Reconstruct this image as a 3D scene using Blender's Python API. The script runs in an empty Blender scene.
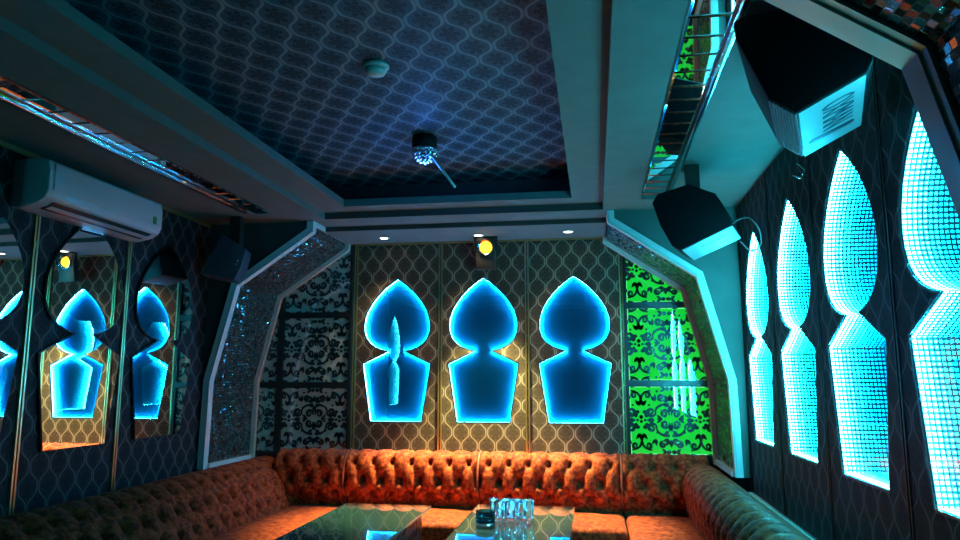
import bpy, bmesh, math, random
from math import sin, cos, pi, radians, sqrt
from mathutils import Vector, Matrix
random.seed(7)
sc = bpy.context.scene
COL = sc.collection
H = 1.5

# ------------------------------------------------------------------ helpers
class MB:
    """collects verts / faces / material slots / uvs for one mesh object"""
    def __init__(s): s.v = []; s.f = []; s.m = []; s.uv = {}; s.smooth = set()
    def face(s, pts, m=0, uv=None, smooth=False):
        i = len(s.v); s.v += [tuple(p) for p in pts]; s.f.append(tuple(range(i, i + len(pts)))); s.m.append(m)
        if uv: s.uv[len(s.f) - 1] = uv
        if smooth: s.smooth.add(len(s.f) - 1)
    def raw(s, verts, faces, m=0, smooth=False):
        i = len(s.v); s.v += [tuple(p) for p in verts]
        for f in faces:
            if smooth: s.smooth.add(len(s.f))
            s.f.append(tuple(i + k for k in f)); s.m.append(m)
    def box(s, x0, x1, y0, y1, z0, z1, m=0):
        v = [(x, y, z) for z in (z0, z1) for y in (y0, y1) for x in (x0, x1)]
        s.raw(v, [(0, 2, 3, 1), (4, 5, 7, 6), (0, 1, 5, 4), (2, 6, 7, 3), (0, 4, 6, 2), (1, 3, 7, 5)], m)
    def obox(s, c, a, b, n, m=0):
        """box from centre and three half vectors"""
        c, a, b, n = map(Vector, (c, a, b, n))
        v = [c + sx * a + sy * b + sz * n for sz in (-1, 1) for sy in (-1, 1) for sx in (-1, 1)]
        s.raw(v, [(0, 2, 3, 1), (4, 5, 7, 6), (0, 1, 5, 4), (2, 6, 7, 3), (0, 4, 6, 2), (1, 3, 7, 5)], m)
    def prism(s, poly, ext, m=0, ms=None, caps=True):
        """polygon (3d points) swept along ext"""
        e = Vector(ext); a = [Vector(p) for p in poly]; b = [p + e for p in a]; n = len(a)
        s.raw(a + b, ([tuple(range(n)), tuple(range(2 * n - 1, n - 1, -1))] if caps else []), m)
        i = len(s.v) - 2 * n
        for k in range(n):
            j = (k + 1) % n; s.f.append((i + k, i + n + k, i + n + j, i + j)); s.m.append(m if ms is None else ms)
    def tube(s, pts, r, n=8, m=0, caps=True):
        pts = [Vector(p) for p in pts]; rings = []
        rr = r if isinstance(r, (list, tuple)) else [r] * len(pts)
        up = Vector((0, 0, 1))
        for k, p in enumerate(pts):
            t = (pts[min(k + 1, len(pts) - 1)] - pts[max(k - 1, 0)]).normalized()
            u = t.cross(up)
            if u.length < 1e-3: u = t.cross(Vector((0, 1, 0)))
            u.normalize(); w = t.cross(u)
            rings.append([p + rr[k] * (cos(2 * pi * j / n) * u + sin(2 * pi * j / n) * w) for j in range(n)])
        i = len(s.v); s.v += [tuple(q) for R in rings for q in R]
        for k in range(len(pts) - 1):
            for j in range(n):
                j2 = (j + 1) % n; s.smooth.add(len(s.f))
                s.f.append((i + k * n + j, i + k * n + j2, i + (k + 1) * n + j2, i + (k + 1) * n + j)); s.m.append(m)
        if caps:
            s.f.append(tuple(i + j for j in range(n - 1, -1, -1))); s.m.append(m)
            L = i + (len(pts) - 1) * n; s.f.append(tuple(L + j for j in range(n))); s.m.append(m)
    def lathe(s, prof, c=(0, 0, 0), n=32, m=0, smooth=True):
        i = len(s.v)
        for r, z in prof:
            for j in range(n): s.v.append((c[0] + r * cos(2 * pi * j / n), c[1] + r * sin(2 * pi * j / n), c[2] + z))
        for k in range(len(prof) - 1):
            for j in range(n):
                j2 = (j + 1) % n
                if smooth: s.smooth.add(len(s.f))
                s.f.append((i + k * n + j, i + k * n + j2, i + (k + 1) * n + j2, i + (k + 1) * n + j)); s.m.append(m)
    def sphere(s, c, r, n=12, k=8, sx=1, sy=1, sz=1, m=0):
        prof = [(max(1e-5, r * sin(pi * a / k)), -r * cos(pi * a / k)) for a in range(k + 1)]
        i = len(s.v); s.lathe(prof, (0, 0, 0), n, m)
        for q in range(i, len(s.v)):
            x, y, z = s.v[q]; s.v[q] = (c[0] + x * sx, c[1] + y * sy, c[2] + z * sz)

def wloc(p):
    v = Vector((0, 0, 0))
    while p is not None:
        v = v + Vector(p.location); p = p.parent
    return v

def obj(name, mb, mats, parent=None, weld=True, recalc=True, bevel=0, seg=2, smooth_all=False, at=None):
    """one mesh object; vertices are given in world space and stored relative to the parent (or to 'at')"""
    me = bpy.data.meshes.new(name)
    off = wloc(parent) if parent is not None else Vector((0, 0, 0))
    o_loc = Vector(at) - off if at is not None else Vector((0, 0, 0))
    sub = off + o_loc
    me.from_pydata([tuple(Vector(v) - sub) for v in mb.v], [], mb.f)
    for m in (mats if isinstance(mats, (list, tuple)) else [mats]): me.materials.append(m)
    for p in me.polygons:
        p.material_index = mb.m[p.index]; p.use_smooth = smooth_all or p.index in mb.smooth
    if mb.uv:
        ul = me.uv_layers.new(name='UVMap')
        for p in me.polygons:
            if p.index in mb.uv:
                for li, uv in zip(p.loop_indices, mb.uv[p.index]): ul.data[li].uv = uv
    bm = bmesh.new(); bm.from_mesh(me)
    if weld: bmesh.ops.remove_doubles(bm, verts=bm.verts, dist=1e-5)
    if recalc: bmesh.ops.recalc_face_normals(bm, faces=bm.faces)
    if bevel:
        ed = [e for e in bm.edges if len(e.link_faces) == 2 and e.calc_face_angle(0) > radians(30)]
        bmesh.ops.bevel(bm, geom=ed, offset=bevel, segments=seg, affect='EDGES', profile=0.5, clamp_overlap=True)
        for f in bm.faces: f.smooth = True
    bm.to_mesh(me); bm.free()
    if bevel: me.set_sharp_from_angle(angle=radians(50))
    o = bpy.data.objects.new(name, me); COL.objects.link(o)
    if parent is not None: o.parent = parent
    o.location = o_loc
    return o

def empty(name, loc, label, cat, group=None, rz=0):
    o = bpy.data.objects.new(name, None); COL.objects.link(o); o.empty_display_size = .05
    o.location = loc; o.rotation_euler = (0, 0, rz)
    tag(o, label, cat, group); return o
def tag(o, label, cat, group=None):
    o['label'] = label; o['category'] = cat
    if group: o['group'] = group
    return o
def struct(o): o['kind'] = 'structure'; return o
def copy_tree(o, parent=None):
    kids = list(o.children)
    c = o.copy(); COL.objects.link(c)
    if parent is not None: c.parent = parent
    for k in kids: copy_tree(k, c)
    return c

# ------------------------------------------------------------------ materials
def new_mat(name):
    m = bpy.data.materials.new(name); m.use_nodes = True
    nt = m.node_tree; nt.nodes.clear()
    return m, nt
class N:
    def __init__(s, nt): s.nt = nt
    def n(s, t, **kw):
        x = s.nt.nodes.new(t)
        for k, v in kw.items(): setattr(x, k, v)
        return x
    def put(s, sock, v):
        if hasattr(v, 'is_output') or isinstance(v, bpy.types.NodeSocket): s.nt.links.new(v, sock)
        else: sock.default_value = v
    def math(s, op, a, b=0.0, c=0.0, clamp=False):
        x = s.n('ShaderNodeMath', operation=op); x.use_clamp = clamp
        for i, v in enumerate((a, b, c)): s.put(x.inputs[i], v)
        return x.outputs[0]
    def vmath(s, op, a, b=None, scale=None):
        x = s.n('ShaderNodeVectorMath', operation=op); s.put(x.inputs[0], a)
        if b is not None: s.put(x.inputs[1], b)
        if scale is not None: s.put(x.inputs[3], scale)
        return x.outputs[0]
    def mix(s, f, a, b):
        x = s.n('ShaderNodeMix', data_type='RGBA'); s.put(x.inputs[0], f); s.put(x.inputs[6], a); s.put(x.inputs[7], b)
        return x.outputs[2]
    def comb(s, x=0., y=0., z=0.):
        c = s.n('ShaderNodeCombineXYZ')
        for i, v in enumerate((x, y, z)): s.put(c.inputs[i], v)
        return c.outputs[0]
    def noise(s, vec, scale=5, detail=3, rough=.5):
        x = s.n('ShaderNodeTexNoise'); x.inputs['Scale'].default_value = scale; x.inputs['Detail'].default_value = detail
        x.inputs['Roughness'].default_value = rough; s.put(x.inputs['Vector'], vec); return x.outputs['Fac']
    def step(s, x, lo, hi):
        r = s.n('ShaderNodeMapRange', interpolation_type='SMOOTHSTEP'); s.put(r.inputs[0], x)
        r.inputs[1].default_value = lo; r.inputs[2].default_value = hi; return r.outputs[0]
    def bump(s, h, strength=.3, dist=.01):
        b = s.n('ShaderNodeBump'); b.inputs['Strength'].default_value = strength; b.inputs['Distance'].default_value = dist
        s.put(b.inputs['Height'], h); return b.outputs[0]
    def out(s, sh): s.nt.links.new(sh, s.n('ShaderNodeOutputMaterial').inputs[0])
    def pr(s, color=(.5, .5, .5, 1), rough=.5, metal=0., spec=.5, normal=None, emis=None, es=0., sheen=0., trans=0., ior=1.5, coat=0., alpha=1.):
        p = s.n('ShaderNodeBsdfPrincipled'); i = p.inputs
        s.put(i['Base Color'], color); s.put(i['Roughness'], rough); s.put(i['Metallic'], metal); s.put(i['Specular IOR Level'], spec)
        if normal is not None: s.put(i['Normal'], normal)
        if emis is not None: s.put(i['Emission Color'], emis); s.put(i['Emission Strength'], es)
        s.put(i['Sheen Weight'], sheen); s.put(i['Transmission Weight'], trans); s.put(i['IOR'], ior); s.put(i['Coat Weight'], coat)
        return p.outputs[0]
def C(r, g, b): return (r, g, b, 1)
def simple(name, col, rough=.5, metal=0., spec=.5, noise=0., nscale=20, sheen=0., coat=0., bump=0.):
    m, nt = new_mat(name); k = N(nt)
    c = C(*col); nrm = None
    if noise or bump:
        tc = k.n('ShaderNodeTexCoord').outputs['Object']; f = k.noise(tc, nscale, 4)
        if noise: c = k.mix(f, C(*[x * (1 - noise) for x in col]), C(*[min(1, x * (1 + noise)) for x in col]))
        if bump: nrm = k.bump(f, bump, .004)
    k.out(k.pr(c, rough, metal, spec, nrm, sheen=sheen, coat=coat)); return m
def emit(name, col, strength):
    m, nt = new_mat(name); k = N(nt)
    e = k.n('ShaderNodeEmission'); e.inputs[0].default_value = C(*col); e.inputs[1].default_value = strength
    k.out(e.outputs[0]); return m

def wallpaper(name, axes, w=.067, L=.203, base=(.115, .092, .070), base2=(.066, .054, .043), line=(.42, .38, .29), u0=0., v0=0., th=.08, metal=.25):
    """ogee trellis of raised pale lines with a small mirrored leaf motif inside each onion"""
    m, nt = new_mat(name); k = N(nt)
    tc = k.n('ShaderNodeTexCoord').outputs['Object']
    sp = k.n('ShaderNodeSeparateXYZ'); nt.links.new(tc, sp.inputs[0])
    U = k.math('DIVIDE', k.math('SUBTRACT', sp.outputs[axes[0]], u0), w)
    V = k.math('MULTIPLY', k.math('SUBTRACT', sp.outputs[axes[1]], v0), 2 * pi / L)
    P = k.math('PINGPONG', U, 1.0)
    A = .40
    crv = k.math('MULTIPLY_ADD', k.math('MULTIPLY_ADD', k.math('COSINE', k.math('MULTIPLY', V, 3.)), -.12, k.math('MULTIPLY', k.math('COSINE', V), 1.12)), A, .5)
    slope = k.math('MULTIPLY', k.math('SINE', V), A * 2 * pi / L * w)
    den = k.math('SQRT', k.math('MULTIPLY_ADD', slope, slope, 1.0))
    d = k.math('DIVIDE', k.math('ABSOLUTE', k.math('SUBTRACT', P, crv)), den)
    mask = k.math('SUBTRACT', 1.0, k.step(d, th * .55, th))
    # leaf motif: noise on mirrored coordinates
    side = k.math('GREATER_THAN', P, crv)
    be = k.math('PINGPONG', k.math('DIVIDE', V, 2 * pi), .5)
    lx = k.math('MULTIPLY', k.math('ABSOLUTE', k.math('SUBTRACT', side, P)), w / .046)
    ly = k.math('MULTIPLY', k.math('ABSOLUTE', k.math('SUBTRACT', k.math('MULTIPLY', side, .5), be)), L / .075)
    rr = k.math('SQRT', k.math('MULTIPLY_ADD', lx, lx, k.math('MULTIPLY', ly, ly)))
    an = k.math('ARCTAN2', ly, lx)
    pet = k.math('MULTIPLY_ADD', k.math('POWER', k.math('ABSOLUTE', k.math('COSINE', k.math('MULTIPLY', an, 3.))), .8), .62, .34)
    curl = k.math('ABSOLUTE', k.math('SINE', k.math('MULTIPLY_ADD', rr, 9., k.math('MULTIPLY', an, 2.))))
    mot = k.math('MULTIPLY', k.step(k.math('SUBTRACT', pet, rr), -.02, .06), k.step(curl, .15, .40))
    grain = k.noise(tc, 260, 2)
    c = k.mix(mot, C(*base), C(*base2))
    c = k.mix(k.math('MULTIPLY', grain, .18), c, C(*[x * 1.9 for x in base]))
    c = k.mix(mask, c, C(*line))
    nrm = k.bump(k.math('MULTIPLY_ADD', mask, 1.0, k.math('MULTIPLY', grain, .15)), .35, .004)
    k.out(k.pr(c, .55, k.math('MULTIPLY', mask, metal), .10, nrm)); return m

M = {}
M['plaster'] = simple('plaster', (.15, .18, .17), .7, spec=.2, noise=.18, nscale=9, bump=.15)
M['dark_plaster'] = simple('dark_plaster', (.07, .07, .07), .55, noise=.2, nscale=8)
M['riser'] = simple('riser', (.05, .045, .04), .5, noise=.15, nscale=14)
M['wp_back'] = wallpaper('ogee_wallpaper_back', (0, 2), u0=-1.837, v0=2.505)
M['wp_side'] = wallpaper('ogee_wallpaper_side', (1, 2), base=(.030, .034, .040), base2=(.014, .016, .020), line=(.14, .15, .15), v0=.05)  # same paper as the back wall, darkened to paint in the shade
M['wp_ceil'] = wallpaper('ogee_wallpaper_ceiling', (0, 1), w=.078, L=.255, base=(.050, .080, .110), base2=(.010, .016, .024), line=(.17, .24, .28), th=.105)
M['gold'] = simple('gold', (.62, .45, .20), .32, .85, noise=.1)
M['lacquer'] = simple('white_lacquer', (.88, .89, .89), .22, spec=.6, noise=.03)
M['beige'] = simple('cream_lacquer', (.80, .74, .63), .3, spec=.5, noise=.05)
M['black'] = simple('black_lacquer', (.012, .012, .014), .3, noise=.2)
M['matte_black'] = simple('matte_black', (.006, .006, .008), .6, spec=.12, noise=.3, nscale=60)
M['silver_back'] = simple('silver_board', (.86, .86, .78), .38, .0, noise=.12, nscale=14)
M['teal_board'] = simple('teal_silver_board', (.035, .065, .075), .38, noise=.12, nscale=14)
M['chrome'] = simple('polished_steel', (.72, .74, .75), .12, 1.0, noise=.05)

def mosaic():
    m, nt = new_mat('mirror_mosaic'); k = N(nt)
    uv = k.n('ShaderNodeUVMap').outputs[0]
    s = k.vmath('DIVIDE', uv, (.024, .020, 1.))
    sp = k.n('ShaderNodeSeparateXYZ'); nt.links.new(s, sp.inputs[0])
    row = k.math('FLOOR', sp.outputs[1])
    x = k.math('ADD', sp.outputs[0], k.math('MULTIPLY', k.math('MODULO', row, 2.), .5))
    cell = k.comb(k.math('FLOOR', x), row, 1.)
    wn = k.n('ShaderNodeTexWhiteNoise'); nt.links.new(cell, wn.inputs[0])
    fx = k.math('PINGPONG', x, .5); fy = k.math('PINGPONG', sp.outputs[1], .5)
    edge = k.math('MINIMUM', fx, fy); grout = k.math('LESS_THAN', edge, .07)
    rnd = k.vmath('SUBTRACT', wn.outputs['Color'], (.5, .5, .5))
    geo = k.n('ShaderNodeNewGeometry').outputs['Normal']
    nrm = k.vmath('NORMALIZE', k.vmath('ADD', geo, k.vmath('SCALE', rnd, scale=.62)))
    col = k.mix(wn.outputs['Value'], C(.05, .045, .045), C(.42, .39, .36))
    col = k.mix(grout, col, C(.02, .018, .016))
    k.out(k.pr(col, k.math('MULTIPLY_ADD', grout, .5, .14), k.math('MULTIPLY_ADD', grout, -.85, .85), .5, nrm)); return m
M['mosaic'] = mosaic()

def velvet():
    m, nt = new_mat('orange_crushed_velvet'); k = N(nt)
    tc = k.n('ShaderNodeTexCoord').outputs['Object']
    a = k.noise(tc, 34, 5, .65); b = k.noise(tc, 170, 2)
    c = k.mix(k.step(a, .38, .64), C(.17, .020, .010), C(.52, .095, .026))
    nrm = k.bump(k.math('MULTIPLY_ADD', a, 1.0, k.math('MULTIPLY', b, .3)), .25, .006)
    k.out(k.pr(c, .6, 0., .10, nrm, sheen=.05)); return m
M['velvet'] = velvet()
M['piping'] = simple('velvet_piping', (.36, .06, .025), .5, sheen=.1, noise=.2)
M['plinth'] = simple('plinth', (.03, .018, .014), .5, noise=.2)
M['led_cyan'] = emit('led_cyan', (.035, .68, .90), 1650.)
M['led_dim'] = emit('led_dim', (.035, .68, .90), 200.)
M['led_blue'] = emit('led_blue', (.05, .48, 1.0), 750.)
M['led_ribbon'] = emit('led_ribbon', (.10, .72, .92), 8.)  # ribbon's own glow stands in for the bloom around the diodes
M['led_ribbon_blue'] = emit('led_ribbon_blue', (.16, .60, 1.0), 9.)  # bloom of the blue diodes put into the ribbon as glow
M['led_rim'] = simple('led_rim', (.75, .78, .80), .5, noise=.03)
def backmirror(name, tint, dif, f):
    m, nt = new_mat(name); k = N(nt)
    g = k.n('ShaderNodeBsdfGlossy'); g.inputs[0].default_value = C(*tint); g.inputs[1].default_value = 0.0
    d = k.n('ShaderNodeBsdfDiffuse'); d.inputs[0].default_value = C(*dif)
    x = k.n('ShaderNodeMixShader'); x.inputs[0].default_value = f
    nt.links.new(g.outputs[0], x.inputs[1]); nt.links.new(d.outputs[0], x.inputs[2]); k.out(x.outputs[0]); return m
M['mirror_cyan'] = backmirror('cyan_tinted_mirror', (.26, .53, .57), (.04, .5, .6), .07)  # diffuse teal share paints in the haze between the dots
M['mirror_blue'] = backmirror('blue_tinted_mirror', (.24, .50, .60), (.02, .58, .85), .36)  # diffuse blue share paints in the haze of the interior
M['mirror'] = backmirror('smoked_mirror', (.80, .82, .80), (.02, .02, .02), .06)
def twoway(name, refl, tr=(1, 1, 1)):
    m, nt = new_mat(name); k = N(nt)
    g = k.n('ShaderNodeBsdfGlossy'); g.inputs[0].default_value = C(.93, .98, 1); g.inputs[1].default_value = 0.0
    t = k.n('ShaderNodeBsdfTransparent'); t.inputs[0].default_value = C(*tr)
    x = k.n('ShaderNodeMixShader'); x.inputs[0].default_value = refl
    nt.links.new(t.outputs[0], x.inputs[1]); nt.links.new(g.outputs[0], x.inputs[2]); k.out(x.outputs[0]); return m
def coating(name, outer, inner, tr):
    """half-silvered film: weak mirror towards the room, strong mirror towards the cavity"""
    m, nt = new_mat(name); k = N(nt)
    bf = k.n('ShaderNodeNewGeometry').outputs['Backfacing']
    g = k.n('ShaderNodeBsdfGlossy'); g.inputs[0].default_value = C(.93, .98, 1); g.inputs[1].default_value = 0.0
    t = k.n('ShaderNodeBsdfTransparent'); t.inputs[0].default_value = C(*tr)
    x = k.n('ShaderNodeMixShader'); nt.links.new(k.math('MULTIPLY_ADD', bf, outer - inner, inner), x.inputs[0])
    nt.links.new(t.outputs[0], x.inputs[1]); nt.links.new(g.outputs[0], x.inputs[2]); k.out(x.outputs[0]); return m
M['twoway'] = coating('half_silvered_coating', .12, .92, (.42, .45, .45))
M['twoway_blue'] = coating('half_silvered_coating_blue', .16, .92, (.42, .45, .45))
M['clear_pane'] = twoway('clear_pane', .04)
M['cover_glass'] = twoway('cover_glass', .10)
M['table_glass'] = twoway('smoked_table_glass', .50, (.52, .68, .72))
M['glass_edge'] = simple('glass_edge', (.25, .42, .40), .15, noise=.05)
def lightbox():
    m, nt = new_mat('green_light_panel'); k = N(nt)
    tc = k.n('ShaderNodeTexCoord').outputs['Object']; f = k.noise(tc, 3.2, 2)
    c = k.mix(f, C(.0, .55, .03), C(.02, .80, .05))
    e = k.n('ShaderNodeEmission'); nt.links.new(c, e.inputs[0]); e.inputs[1].default_value = 1.15
    d = k.n('ShaderNodeBsdfDiffuse'); d.inputs[0].default_value = C(.03, .35, .05)
    a = k.n('ShaderNodeAddShader'); nt.links.new(e.outputs[0], a.inputs[0]); nt.links.new(d.outputs[0], a.inputs[1]); k.out(a.outputs[0]); return m
M['green'] = lightbox()
M['led_green'] = emit('led_green', (.15, 1.0, .25), 1.5)
M['plastic'] = simple('white_plastic', (.62, .66, .68), .35, noise=.03)
M['grey_plastic'] = simple('grey_plastic', (.22, .24, .25), .4, noise=.05)
M['speaker_side'] = simple('silver_speaker_panel', (.25, .28, .30), .38, .1, noise=.06, nscale=30)
M['speaker_blue'] = simple('dark_speaker_grille', (.025, .03, .05), .55, noise=.3, nscale=200)
M['ink'] = simple('printed_logo', (.012, .02, .05), .4, noise=.05)
M['sticker'] = simple('green_sticker', (.05, .28, .06), .45, noise=.1)
def floor_mat():
    m, nt = new_mat('dark_polished_tile'); k = N(nt)
    tc = k.n('ShaderNodeTexCoord').outputs['Object']
    b = k.n('ShaderNodeTexBrick'); nt.links.new(tc, b.inputs[0]); b.offset = 0.
    b.inputs['Color1'].default_value = C(.05, .045, .04); b.inputs['Color2'].default_value = C(.06, .052, .045)
    b.inputs['Mortar'].default_value = C(.02, .02, .02); b.inputs['Scale'].default_value = 1.0
    b.inputs['Brick Width'].default_value = .6; b.inputs['Row Height'].default_value = .6; b.inputs['Mortar Size'].default_value = .004
    k.out(k.pr(b.outputs[0], .18, 0, .5)); return m
M['floor'] = floor_mat()
def glassmat(name, col, rough=0.):
    m, nt = new_mat(name); k = N(nt)
    k.out(k.pr(C(*col), rough, 0, .5, trans=1., ior=1.45)); return m
M['glass'] = glassmat('clear_tumbler_glass', (.92, .98, 1.))
M['teal_glass'] = glassmat('dark_teal_glass', (.03, .22, .28))
M['crystal'] = glassmat('crystal', (.85, .97, 1.))
M['lamp_orange'] = emit('flood_lens', (1.0, .50, .03), 4.5)
M['lamp_white'] = emit('downlight_lens', (1.0, .90, .72), 14.)
M['steel_dark'] = simple('dark_metal', (.05, .045, .04), .4, .6, noise=.2)
M['cable'] = simple('cable_rubber', (.08, .09, .09), .5, noise=.1)

# ------------------------------------------------------------------ room
XL, XR, YB, YF = -2.78, .95, 5.60, -1.30
def box_obj(name, mats, *b, **kw):
    mb = MB()
    for q in b: mb.box(*q)
    return obj(name, mb, mats, **kw)
struct(box_obj('floor', M['floor'], (XL - .12, XR + .12, YF - .1, YB + .12, -.08, 0)))
WALL_B = struct(box_obj('wall_back', M['wp_back'], (XL - .12, XR + .12, YB, YB + .12, 0, 3.0)))
WALL_L = struct(box_obj('wall_left', M['wp_side'], (XL - .12, XL, YF, YB, 0, 3.0)))
WALL_R = struct(box_obj('wall_right', M['wp_side'], (XR, XR + .12, YF, YB, 0, 3.0)))
struct(box_obj('wall_front', M['dark_plaster'], (XL - .12, XR + .12, YF - .12, YF, 0, 3.0)))

def frame_boxes(mb, o, i, z0, z1, m=0):
    (ox0, ox1, oy0, oy1), (ix0, ix1, iy0, iy1) = o, i
    mb.box(ox0, ix0, oy0, oy1, z0, z1, m); mb.box(ix1, ox1, oy0, oy1, z0, z1, m)
    mb.box(ix0, ix1, oy0, iy0, z0, z1, m); mb.box(ix0, ix1, iy1, oy1, z0, z1, m)
mb = MB()
frame_boxes(mb, (XL, XR, YF, YB), (-1.88, .08, -.7, 4.80), 2.620, 2.667)                 # outer plate
frame_boxes(mb, (-2.10, .30, -.9, 5.05), (-1.68, -.125, -.55, 4.63), 2.6672, 2.716)      # inner plate with the tray's lip
mb.box(-1.98, .115, 5.06, YB, 2.585, 2.6198)                                              # lowest step along the back wall
struct(obj('ceiling', mb, [M['plaster']], weld=False))
mb = MB()                                                                                # dark brown risers, a thin skin on the back and right steps
mb.box(-1.88, .08, 4.797, 4.7999, 2.621, 2.6665); mb.box(-1.98, .115, 5.057, 5.0599, 2.5855, 2.6195)
mb.box(.0772, .0799, -.7, 4.797, 2.621, 2.6665)
struct(obj('trim_1', mb, M['riser'], weld=False))
mb = MB()
frame_boxes(mb, (-2.0, .22, -.85, 4.98), (-1.92, .12, -.75, 4.86), 2.7165, 2.93)
struct(obj('trim_2', mb, M['riser'], weld=False))  # cove walls coloured dark, the recess's shade put into the colour
o = box_obj('ceiling', M['wp_ceil'], (-1.92, .12, -.75, 4.86, 2.87, 2.93)); struct(o)

# gold trims
def gold_pair(name, x, y, side, z0, z1):
    mb = MB()
    for d in (-.016, .004):
        if side == 'back': mb.box(x + d, x + d + .011, YB - .012, YB, z0, z1)
        elif side == 'left': mb.box(XL, XL + .012, y + d, y + d + .011, z0, z1)
        else: mb.box(XR - .004, XR, y + d, y + d + .006, z0, z1)
    return struct(obj(name, mb, M['gold'] if side != 'right' else M['steel_dark']))
n = 3
for x in (-1.905, -1.202, -.512, .215): gold_pair('trim_%d' % n, x, 0, 'back', .5, 2.575); n += 1
struct(box_obj('trim_%d' % n, M['gold'], (-1.92, .23, YB - .014, YB, 2.572, 2.585))); n += 1
for y in (1.69, 2.44, 3.18, 3.92): gold_pair('trim_%d' % n, 0, y, 'left', .5, 2.62); n += 1
for y in (2.48, 3.26, 4.045): gold_pair('trim_%d' % n, 0, y, 'right', .7, 2.62); n += 1
struct(box_obj('trim_%d' % n, M['beige'], (XR - .03, XR, 1.7, 4.84, .765, .80))); n += 1   # ledge behind the side sofa
struct(box_obj('trim_%d' % n, M['gold'], (XL, XL + .012, YF, 4.84, 2.595, 2.62))); n += 1

# ------------------------------------------------------------------ mirror-tile strips in the ceiling
def tile_strip(x0, x1, outer, label):
    root = empty('mirror_tile_strip', ((x0 + x1) / 2, 2.0, 2.62), label, 'mirror strip', 'mirror tile strips along the ceiling')
    mb = MB(); mb.box(x0, x1, -.6, 4.42, 2.6165, 2.6199)
    obj('backing', mb, M['black'], root)
    mb = MB(); y = -.59
    while y < 4.40:
        a, b = x0 + .006, x1 - .006; c, d = y + .004, y + .134; e = .007
        zt, zb = 2.6164, 2.6125
        v = [(a, c, zt), (b, c, zt), (b, d, zt), (a, d, zt), (a + e, c + e, zb), (b - e, c + e, zb), (b - e, d - e, zb), (a + e, d - e, zb)]
        mb.raw(v, [(4, 5, 6, 7), (0, 1, 5, 4), (1, 2, 6, 5), (2, 3, 7, 6), (3, 0, 4, 7), (0, 3, 2, 1)])
        y += .1385
    obj('mirror_tiles', mb, M['mirror'], root, weld=False)
    mb = MB(); xo = x1 if outer > 0 else x0 - .022
    mb.box(xo, xo + .022, -.6, 4.42, 2.588, 2.6199)
    obj('moulding', mb, M['chrome'], root, bevel=.004)
tile_strip(.307, .455, 1, 'faceted mirror tile strip set in the teal-lit ceiling above the hanging speakers')
tile_strip(-2.28, -2.165, -1, 'faceted mirror tile strip in the dark ceiling above the air conditioner')

# ------------------------------------------------------------------ arches
XC = -.935
PROF = [(1.052, 2.6195), (1.052, 2.545), (1.615, 2.165), (1.787, 1.482), (1.800, .80)]
def offset(poly, d):
    out = []
    for i, p in enumerate(poly):
        a = Vector(poly[max(i - 1, 0)]); b = Vector(p); c = Vector(poly[min(i + 1, len(poly) - 1)])
        t1 = (b - a).normalized() if i > 0 else (c - b).normalized()
        t2 = (c - b).normalized() if i < len(poly) - 1 else t1
        n1 = Vector((-t1.y, t1.x)); n2 = Vector((-t2.y, t2.x)); nn = (n1 + n2).normalized()
        out.append(tuple(b + nn * d / max(.5, nn.dot(n1))))
    return out
def ribbon(mb, pa, pb, y0, y1, s, m=0):
    """solid strip between two profile polylines pa/pb, swept y0..y1"""
    P = lambda q, y: (XC + s * q[0], y, q[1])
    n_ = len(pa); v = []
    for i in range(n_): v += [P(pa[i], y0), P(pb[i], y0), P(pb[i], y1), P(pa[i], y1)]
    f = []
    for i in range(n_ - 1):
        a, b = 4 * i, 4 * i + 4
        f += [(a, a + 1, b + 1, b), (a + 1, a + 2, b + 2, b + 1), (a + 2, a + 3, b + 3, b + 2), (a + 3, a, b, b + 3)]
    f += [(0, 3, 2, 1), (4 * n_ - 4, 4 * n_ - 3, 4 * n_ - 2, 4 * n_ - 1)]
    mb.raw(v, f, m)
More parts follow.
